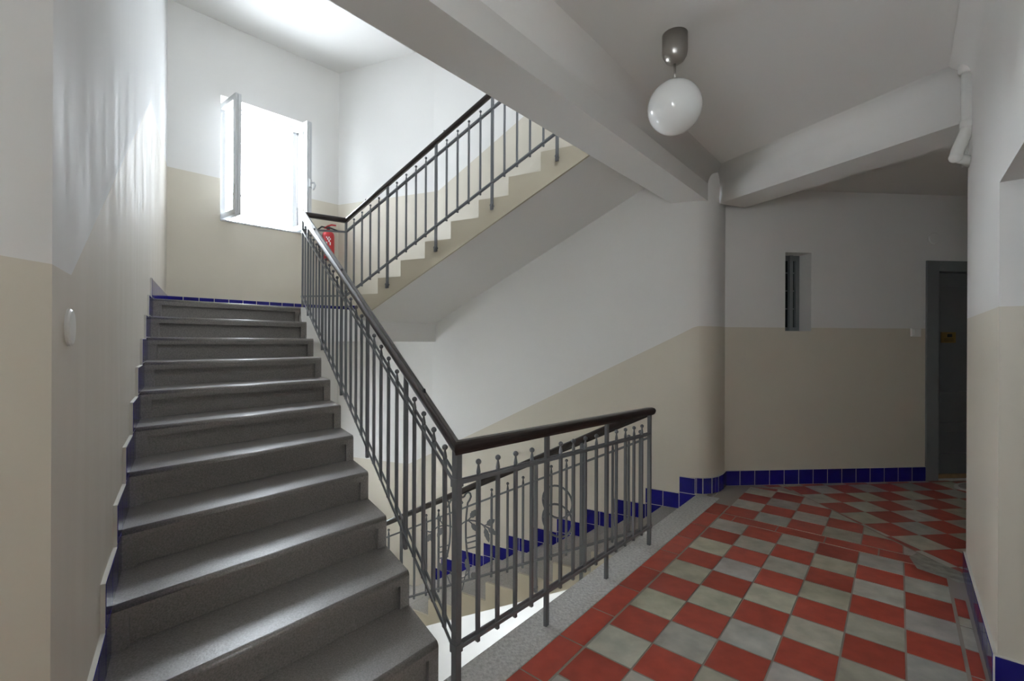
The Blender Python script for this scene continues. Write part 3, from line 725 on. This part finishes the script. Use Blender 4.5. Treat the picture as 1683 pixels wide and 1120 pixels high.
# handle on the right sash
mb = MB(); hx, hy = (-1.850, 4.222); zc = 1.42
mb.tube([(hx, hy, zc + .02), (hx + .035, hy + .0, zc + .02), (hx + .045, hy, zc + .0), (hx + .028, hy, zc - .045)], .009, 8); mb.obox((hx + .002, hy), (0, 1), .03, .016, zc - .02, zc + .05)
mb.build('handle', 'win', w1)
# low guard bars outside
gd = MB()
for zz in (1.04, 1.30): gd.tube([(*wp(WH[0] + .01, .24), zz), (*wp(WH[1] - .01, .24), zz)], .010, 8)
for k in range(9): s = WH[0] + .03 + k * .0755; gd.tube([(*wp(s, .24), 1.0), (*wp(s, .24), 1.30)], .007, 8)
tag(gd.build('window_guard', 'win'), 'low white guard rail outside the open window', 'guard rail')

# ------------------------------------------------------------------ small barred window in the far wall
nF = (-FWD[1], FWD[0])
def fp(s, o): return (FW[0] + FWD[0] * s + nF[0] * o, FW[1] + FWD[1] * s + nF[1] * o)
wn = empty('window_3', (*fp((hw[0] + hw[1]) / 2, .12), hw[2]), 'narrow recessed window with a grey metal frame in the far wall', 'window', kind='structure')
s0, s1, z0, z1 = hw
mb = MB(); bb = lambda sa, sb, za, zb, oa, ob: mb.prism([fp(sa, oa), fp(sb, oa), fp(sb, ob), fp(sa, ob)], za, zb)
bb(s0, s1, z0, z0 + .03, .12, .15); bb(s0, s1, z1 - .035, z1, .12, .15); bb(s0, s0 + .028, z0, z1, .12, .15); bb(s1 - .028, s1, z0, z1, .12, .15)
bb(s0 + .015 + .095, s0 + .135, z0, z1, .105, .13); bb(s0 + .045, s0 + .052, z0 + .03, z1 - .03, .11, .125)
mb.build('frame', 'dframe', wn)
mb = MB(); bb(s0 + .02, s1 - .02, z0 + .02, z1 - .02, .138, .145); mb.build('pane', 'dglass', wn)
mb = MB()
for k in range(1, 4): zz = z0 + (z1 - z0) * k / 4.2 + .03; bb(s0 + .03, s1 - .03, zz, zz + .009, .131, .136)
mb.build('glazing_bar', 'iron', wn)

# ------------------------------------------------------------------ door
dr = empty('door_1', (*fp((hd[0] + hd[1]) / 2, .05), FL), 'dark grey panelled flat door with a brass plate', 'door', kind='structure')
s0, s1 = hd[0], hd[1]; z1 = hd[3]; fw_ = fs(1541) - fs(1521)
mb = MB(); bb(s0, s0 + fw_, FL, z1, -.012, .10); bb(s1 - fw_, s1, FL, z1, -.012, .10); bb(s0 + fw_, s1 - fw_, z1 - .077, z1, -.012, .10)
mb.build('door_frame', 'dframe', dr, bevel=.004)
mb = MB(); la, lb = s0 + fw_ - .001, s1 - fw_ + .001; lt = z1 - .0765
bb(la, lb, FL + .03, lt, .075, .10)
st = .09
bb(la, la + st, FL + .03, lt, .062, .076); bb(lb - st, lb, FL + .03, lt, .062, .076)
for za, zb in ((FL + .03, FL + .18), (-.44, -.36), (-.66, -.59), (lt - .10, lt)): bb(la + st, lb - st, za, zb, .062, .076)
lf = mb.build('door_leaf', 'door', dr, bevel=.003)
mb = MB(); bb(la, lb, FL + .002, FL + .03, .04, .12); o = mb.build('threshold', 'wood', dr); o['label'] = 'worn wooden threshold'
sp = fs(1559); mb = MB(); k_ = 1.014
pa0, pa1 = fs(1560.5), fs(1584)
mb = MB(); bb(pa0, pa1, .005, .083, .056, .064); 
pl = mb.build('name_plate', 'brass', lf); pl['label'] = 'engraved brass letter plate'
mb = MB(); c0, c1 = lerp((pa0,), (pa1,), .38)[0], lerp((pa0,), (pa1,), .72)[0]
bb(c0, c1, .046, .070, .0535, .0565); 
for k in range(3): bb(pa0 + .02, pa1 - .02, .016 + k * .009, .019 + k * .009, .0545, .0565)
mb.build('engraving', 'dark', lf)
mb = MB(); hz = -.28; hs = lb - .05
bb(hs - .018, hs + .018, hz - .09, hz + .09, .052, .062); mb.tube([(*fp(hs, .055), hz + .03), (*fp(hs, .01), hz + .03), (*fp(hs - .10, .01), hz + .03)], .009, 8)
mb.build('door_handle', 'steel', dr)
mb = MB(); P = []
mc = (3.42, 3.17)
ring = lambda r0, r1, z: [(mc[0] + r0 * math.cos(q * math.pi / 16), mc[1] + r1 * math.sin(q * math.pi / 16), z) for q in range(32)]
mb.loft(ring(.36, .15, FL), ring(.36, .15, FL + .010), 1); mb.loft(ring(.335, .128, FL + .010), ring(.335, .128, FL + .013), 0)
tag(mb.build('door_mat', ['mat', 'matw']), 'oval pale door mat on the tiles before the grey door', 'mat')
# wall fittings on the far wall
mb = MB(); ss = (fs(1496), fs(1511)); bb(ss[0], ss[1], .048, .108, -.014, .002); o = mb.build('light_switch', 'plastic', bevel=.003)
mb = MB(); bb(ss[0] + .010, ss[1] - .010, .057, .099, -.019, -.013); r = mb.build('rocker', 'plastic', o, bevel=.002)
tag(o, 'square white light switch on the beige wall left of the door', 'switch')
def disc(name, c, d, r, t, m, label, cat, parts=False):
    mb = MB(); n = d; a = Vector((n[0], n[1], 0)); e1 = Vector((-n[1], n[0], 0)); e2 = Vector((0, 0, 1)); rings = []
    for rr, tt in ((r, -.004), (r, t * .6), (r * .9, t), (r * .3, t * 1.15), (.001, t * 1.15)):
        rings.append([tuple(Vector((*c[:2], c[2])) + a * tt + e1 * rr * math.cos(q * math.pi / 14) + e2 * rr * math.sin(q * math.pi / 14)) for q in range(28)])
    mb.grid(rings, smooth=False); o = mb.build(name, m)
    return tag(o, label, cat)
cf = fp(fs(1534), 0); disc('cover_plate', (*cf, .763), (-nF[0], -nF[1]), .042, .008, 'white', 'round painted junction cover on the white wall above the switch', 'cover plate')
dl = nrm((P1[0] - P0[0], P1[1] - P0[1])); cl = (P0[0] + dl[0] * .112, P0[1] + dl[1] * .112)
disc('cover_plate', (*cl, .0195), (dl[1], -dl[0]), .030, .006, 'plastic', 'round white cover disc on the left wall beside the lowest steps', 'cover plate')
# wall lamp over the door
wl = empty('wall_lamp', (*fp(fs(1606), 0), .80), 'metal dome lamp half hidden behind the bright wall above the door', 'lamp')
c = fp(fs(1606), 0); mb = MB(); rings = []
for q in range(9):
    t = q / 8 * math.pi / 2; r = .075 * math.cos(t) + .001; d_ = .065 * math.sin(t)
    rings.append([(c[0] - nF[0] * (d_ + .012) + FWD[0] * r * math.cos(a * math.pi / 12), c[1] - nF[1] * (d_ + .012) + FWD[1] * r * math.cos(a * math.pi / 12), .805 + r * math.sin(a * math.pi / 12)) for a in range(24)])
mb.grid(rings); mb.build('dome', 'steel', wl)
mb = MB(); rings = [[(c[0] - nF[0] * d_ + FWD[0] * .08 * math.cos(a * math.pi / 12), c[1] - nF[1] * d_ + FWD[1] * .08 * math.cos(a * math.pi / 12), .805 + .08 * math.sin(a * math.pi / 12)) for a in range(24)] for d_ in (-.003, .013)]
mb.grid(rings); mb.build('base', 'steel', wl)

# ------------------------------------------------------------------ globe lamp
lc = (.6096, 1.745)
gl = empty('pendant_lamp', (*lc, 1.16), 'white opal globe lamp on a short nickel rod under the landing ceiling', 'lamp')
mb = MB(); mb.lathe(*lc, [(.046, 1.162), (.046, 1.095), (.043, 1.078), (.034, 1.062), (.020, 1.052), (.010, 1.049)], 32); mb.build('canopy', 'steel', gl)
mb = MB(); mb.lathe(*lc, [(.005, 1.06), (.005, .982)], 12); mb.lathe(*lc, [(.018, .990), (.020, .982), (.018, .976)], 20); mb.build('rod', 'steel', gl)
mb = MB(); R_ = .098; mb.lathe(*lc, [(R_ * math.sin(math.radians(a)) + .0005, .886 + R_ * math.cos(math.radians(a))) for a in range(4, 181, 8)], 40); mb.build('globe', 'opal', gl)

# ------------------------------------------------------------------ pipe by the right wall
pc = (1.862, 1.893); pp = empty('drain_pipe', (*pc, 1.16), 'white enamelled pipe with an elbow dropping beside the bright wall', 'pipe')
mb = MB(); mb.tube([(*pc, 1.17), (*pc, .90), (pc[0] - .001, pc[1], .885), (pc[0] - .006, pc[1], .868), (pc[0] - .012, pc[1], .855), (pc[0] - .042, pc[1], .79), (pc[0] - .046, pc[1], .775), (pc[0] - .046, pc[1] + .004, .762)], .0215, 20)
mb.build('pipe_run', 'pipe', pp)
mb = MB(); e_ = (pc[0] - .046, pc[1] + .003); rg = []
mb.lathe(*e_, [(.0225 * math.cos(math.radians(t)) + .0004, .764 + .0225 * math.sin(math.radians(t))) for t in range(-90, 91, 15)], 20)
mb.tube([(*e_, .764), (e_[0] + .06, e_[1] + .02, .762), (e_[0] + .118, e_[1] + .055, .762)], .0195, 18); mb.build('elbow', 'pipe', pp)
mb = MB(); mb.lathe(*pc, [(.030, 1.168), (.030, 1.115), (.026, 1.108), (.0225, 1.106)], 24); mb.build('collar', 'pipe', pp)
mb = MB(); mb.lathe(*pc, [(.0225, .915), (.0252, .913), (.0252, .885), (.0225, .883)], 24); mb.build('coupling', 'pipe', pp)
q = un(2.74, -.2035); mb = MB(); mb.tube([(*q, 1.10), (*q, .86), (*un(2.755, -.204), .80), (*un(2.772, -.2035), .76)], .011, 10)
tag(mb.build('cable_conduit', 'pipe'), 'thin white conduit behind the elbow pipe on the bright wall', 'conduit')

# ------------------------------------------------------------------ fire extinguisher
ec = wp(1.245, -.07); ex = empty('fire_extinguisher', (*ec, .775), 'red fire extinguisher hanging on the landing wall right of the window', 'fire extinguisher')
mb = MB(); mb.lathe(*ec, [(.040, .772), (.053, .780), (.055, .79), (.055, 1.00), (.050, 1.025), (.032, 1.042), (.016, 1.05), (.015, 1.065)], 28); mb.build('cylinder', 'extred', ex)
mb = MB()
zl = [.80, .815, .83, .842, .86, .872, .89, .905, .935, .955, .972, .985]
mb.grid([[(ec[0] + .0556 * math.cos(math.radians(205 + k * 11)), ec[1] + .0556 * math.sin(math.radians(205 + k * 11)), z) for k in range(11)] for z in zl], 0, closed=False, caps=False)
for q in range(len(mb.m)): mb.m[q] = 0 if (q * 7 + q // 10 * 3) % 11 in (2, 5) or (q // 10 == 7 and 2 < q % 10 < 7) else 1
mb.build('label_print', ['plastic', 'extred'], ex)
mb = MB(); mb.lathe(*ec, [(.014, 1.062), (.018, 1.068), (.018, 1.088), (.010, 1.092)], 14)
sd = nrm((.8, .6)); 
mb.tube([(*ec, 1.085), (ec[0] + sd[0] * .03, ec[1] + sd[1] * .03, 1.078), (ec[0] + sd[0] * .09, ec[1] + sd[1] * .09, 1.062)], .007, 8); mb.build('valve', 'rubber', ex)
mb = MB(); mb.tube([(ec[0] - sd[0] * .035, ec[1] - sd[1] * .035, 1.072), (ec[0], ec[1], 1.098), (ec[0] + sd[0] * .03, ec[1] + sd[1] * .03, 1.112), (ec[0] + sd[0] * .07, ec[1] + sd[1] * .07, 1.112)], .008, 8); mb.build('lever', 'extred', ex)
mb = MB(); mb.tube([(ec[0] - sd[0] * .01, ec[1] - sd[1] * .01, 1.078), (ec[0] - sd[0] * .06, ec[1] - sd[1] * .06, 1.082), (ec[0] - sd[0] * .095, ec[1] - sd[1] * .095, 1.05), (ec[0] - sd[0] * .098, ec[1] - sd[1] * .098, .95), (ec[0] - sd[0] * .075, ec[1] - sd[1] * .075, .84)], .008, 8); mb.build('hose', 'rubber', ex)
mb = MB(); mb.prism([wp(1.225, -.03), wp(1.265, -.03), wp(1.265, .002), wp(1.225, .002)], .99, 1.03); mb.build('bracket', 'rubber', ex)

# ------------------------------------------------------------------ camera, daylight
cam = bpy.data.cameras.new('camera'); co = bpy.data.objects.new('camera', cam); C.objects.link(co)
cam.sensor_width = 36; cam.lens = 36 * 760 / 1683; cam.clip_start = .02
co.location = (0, 0, S); co.rotation_euler = (math.radians(90), math.radians(0), 0)
co.rotation_mode = 'XYZ'; co.rotation_euler = (math.radians(90.0), 0, 0)
from mathutils import Matrix
co.matrix_world = Matrix.Translation((0, 0, S)) @ Matrix.Rotation(math.radians(90), 4, 'X') @ Matrix.Rotation(.0045, 4, 'Z')
cam.shift_y = 1.5 / 1683
bpy.context.scene.camera = co
w = bpy.data.worlds.new('sky'); bpy.context.scene.world = w; w.use_nodes = True
bg = w.node_tree.nodes['Background']; bg.inputs[0].default_value = (.84, .92, 1, 1); bg.inputs[1].default_value = 35
def portal(p, d, sx, sy, name='portal'):
    l = bpy.data.lights.new(name, 'AREA'); l.shape = 'RECTANGLE'; l.size = sx; l.size_y = sy; l.cycles.is_portal = True
    o = bpy.data.objects.new(name, l); C.objects.link(o); o.location = p; o.rotation_euler = Vector(d).to_track_quat('-Z', 'Z').to_euler()
inw = (-oW[0], -oW[1], 0)
for dz, c_ in ((0, 0), (-2.475, .1)): portal(W(*wp(.695, .27), 1.515 + dz - c_ / 2), inw, .66 * S, (1.03 - c_) * S)
portal(W(-.79, -.685, .38), (1, 0, 0), .50 * S, .58 * S)  # sky light through the added opening behind the camera
portal(W(*un(2.2, .925), -2.65), (N[0], N[1], 0), .8 * S, .6 * S)  # sky light through the invented lower storey opening
portal(W(*un(1.55, .99), 1.975), (N[0], N[1], 0), .7 * S, .25 * S)  # sky light through the added upper storey opening
sc_ = bpy.context.scene
sc_.view_settings.view_transform = 'Standard'; sc_.view_settings.look = 'None'; sc_.view_settings.gamma = 1; sc_.view_settings.exposure = .16
try: sc_.view_settings.use_curve_mapping = False
except Exception: pass
sc_.cycles.max_bounces = 14; sc_.cycles.diffuse_bounces = 10; sc_.cycles.sample_clamp_indirect = 20
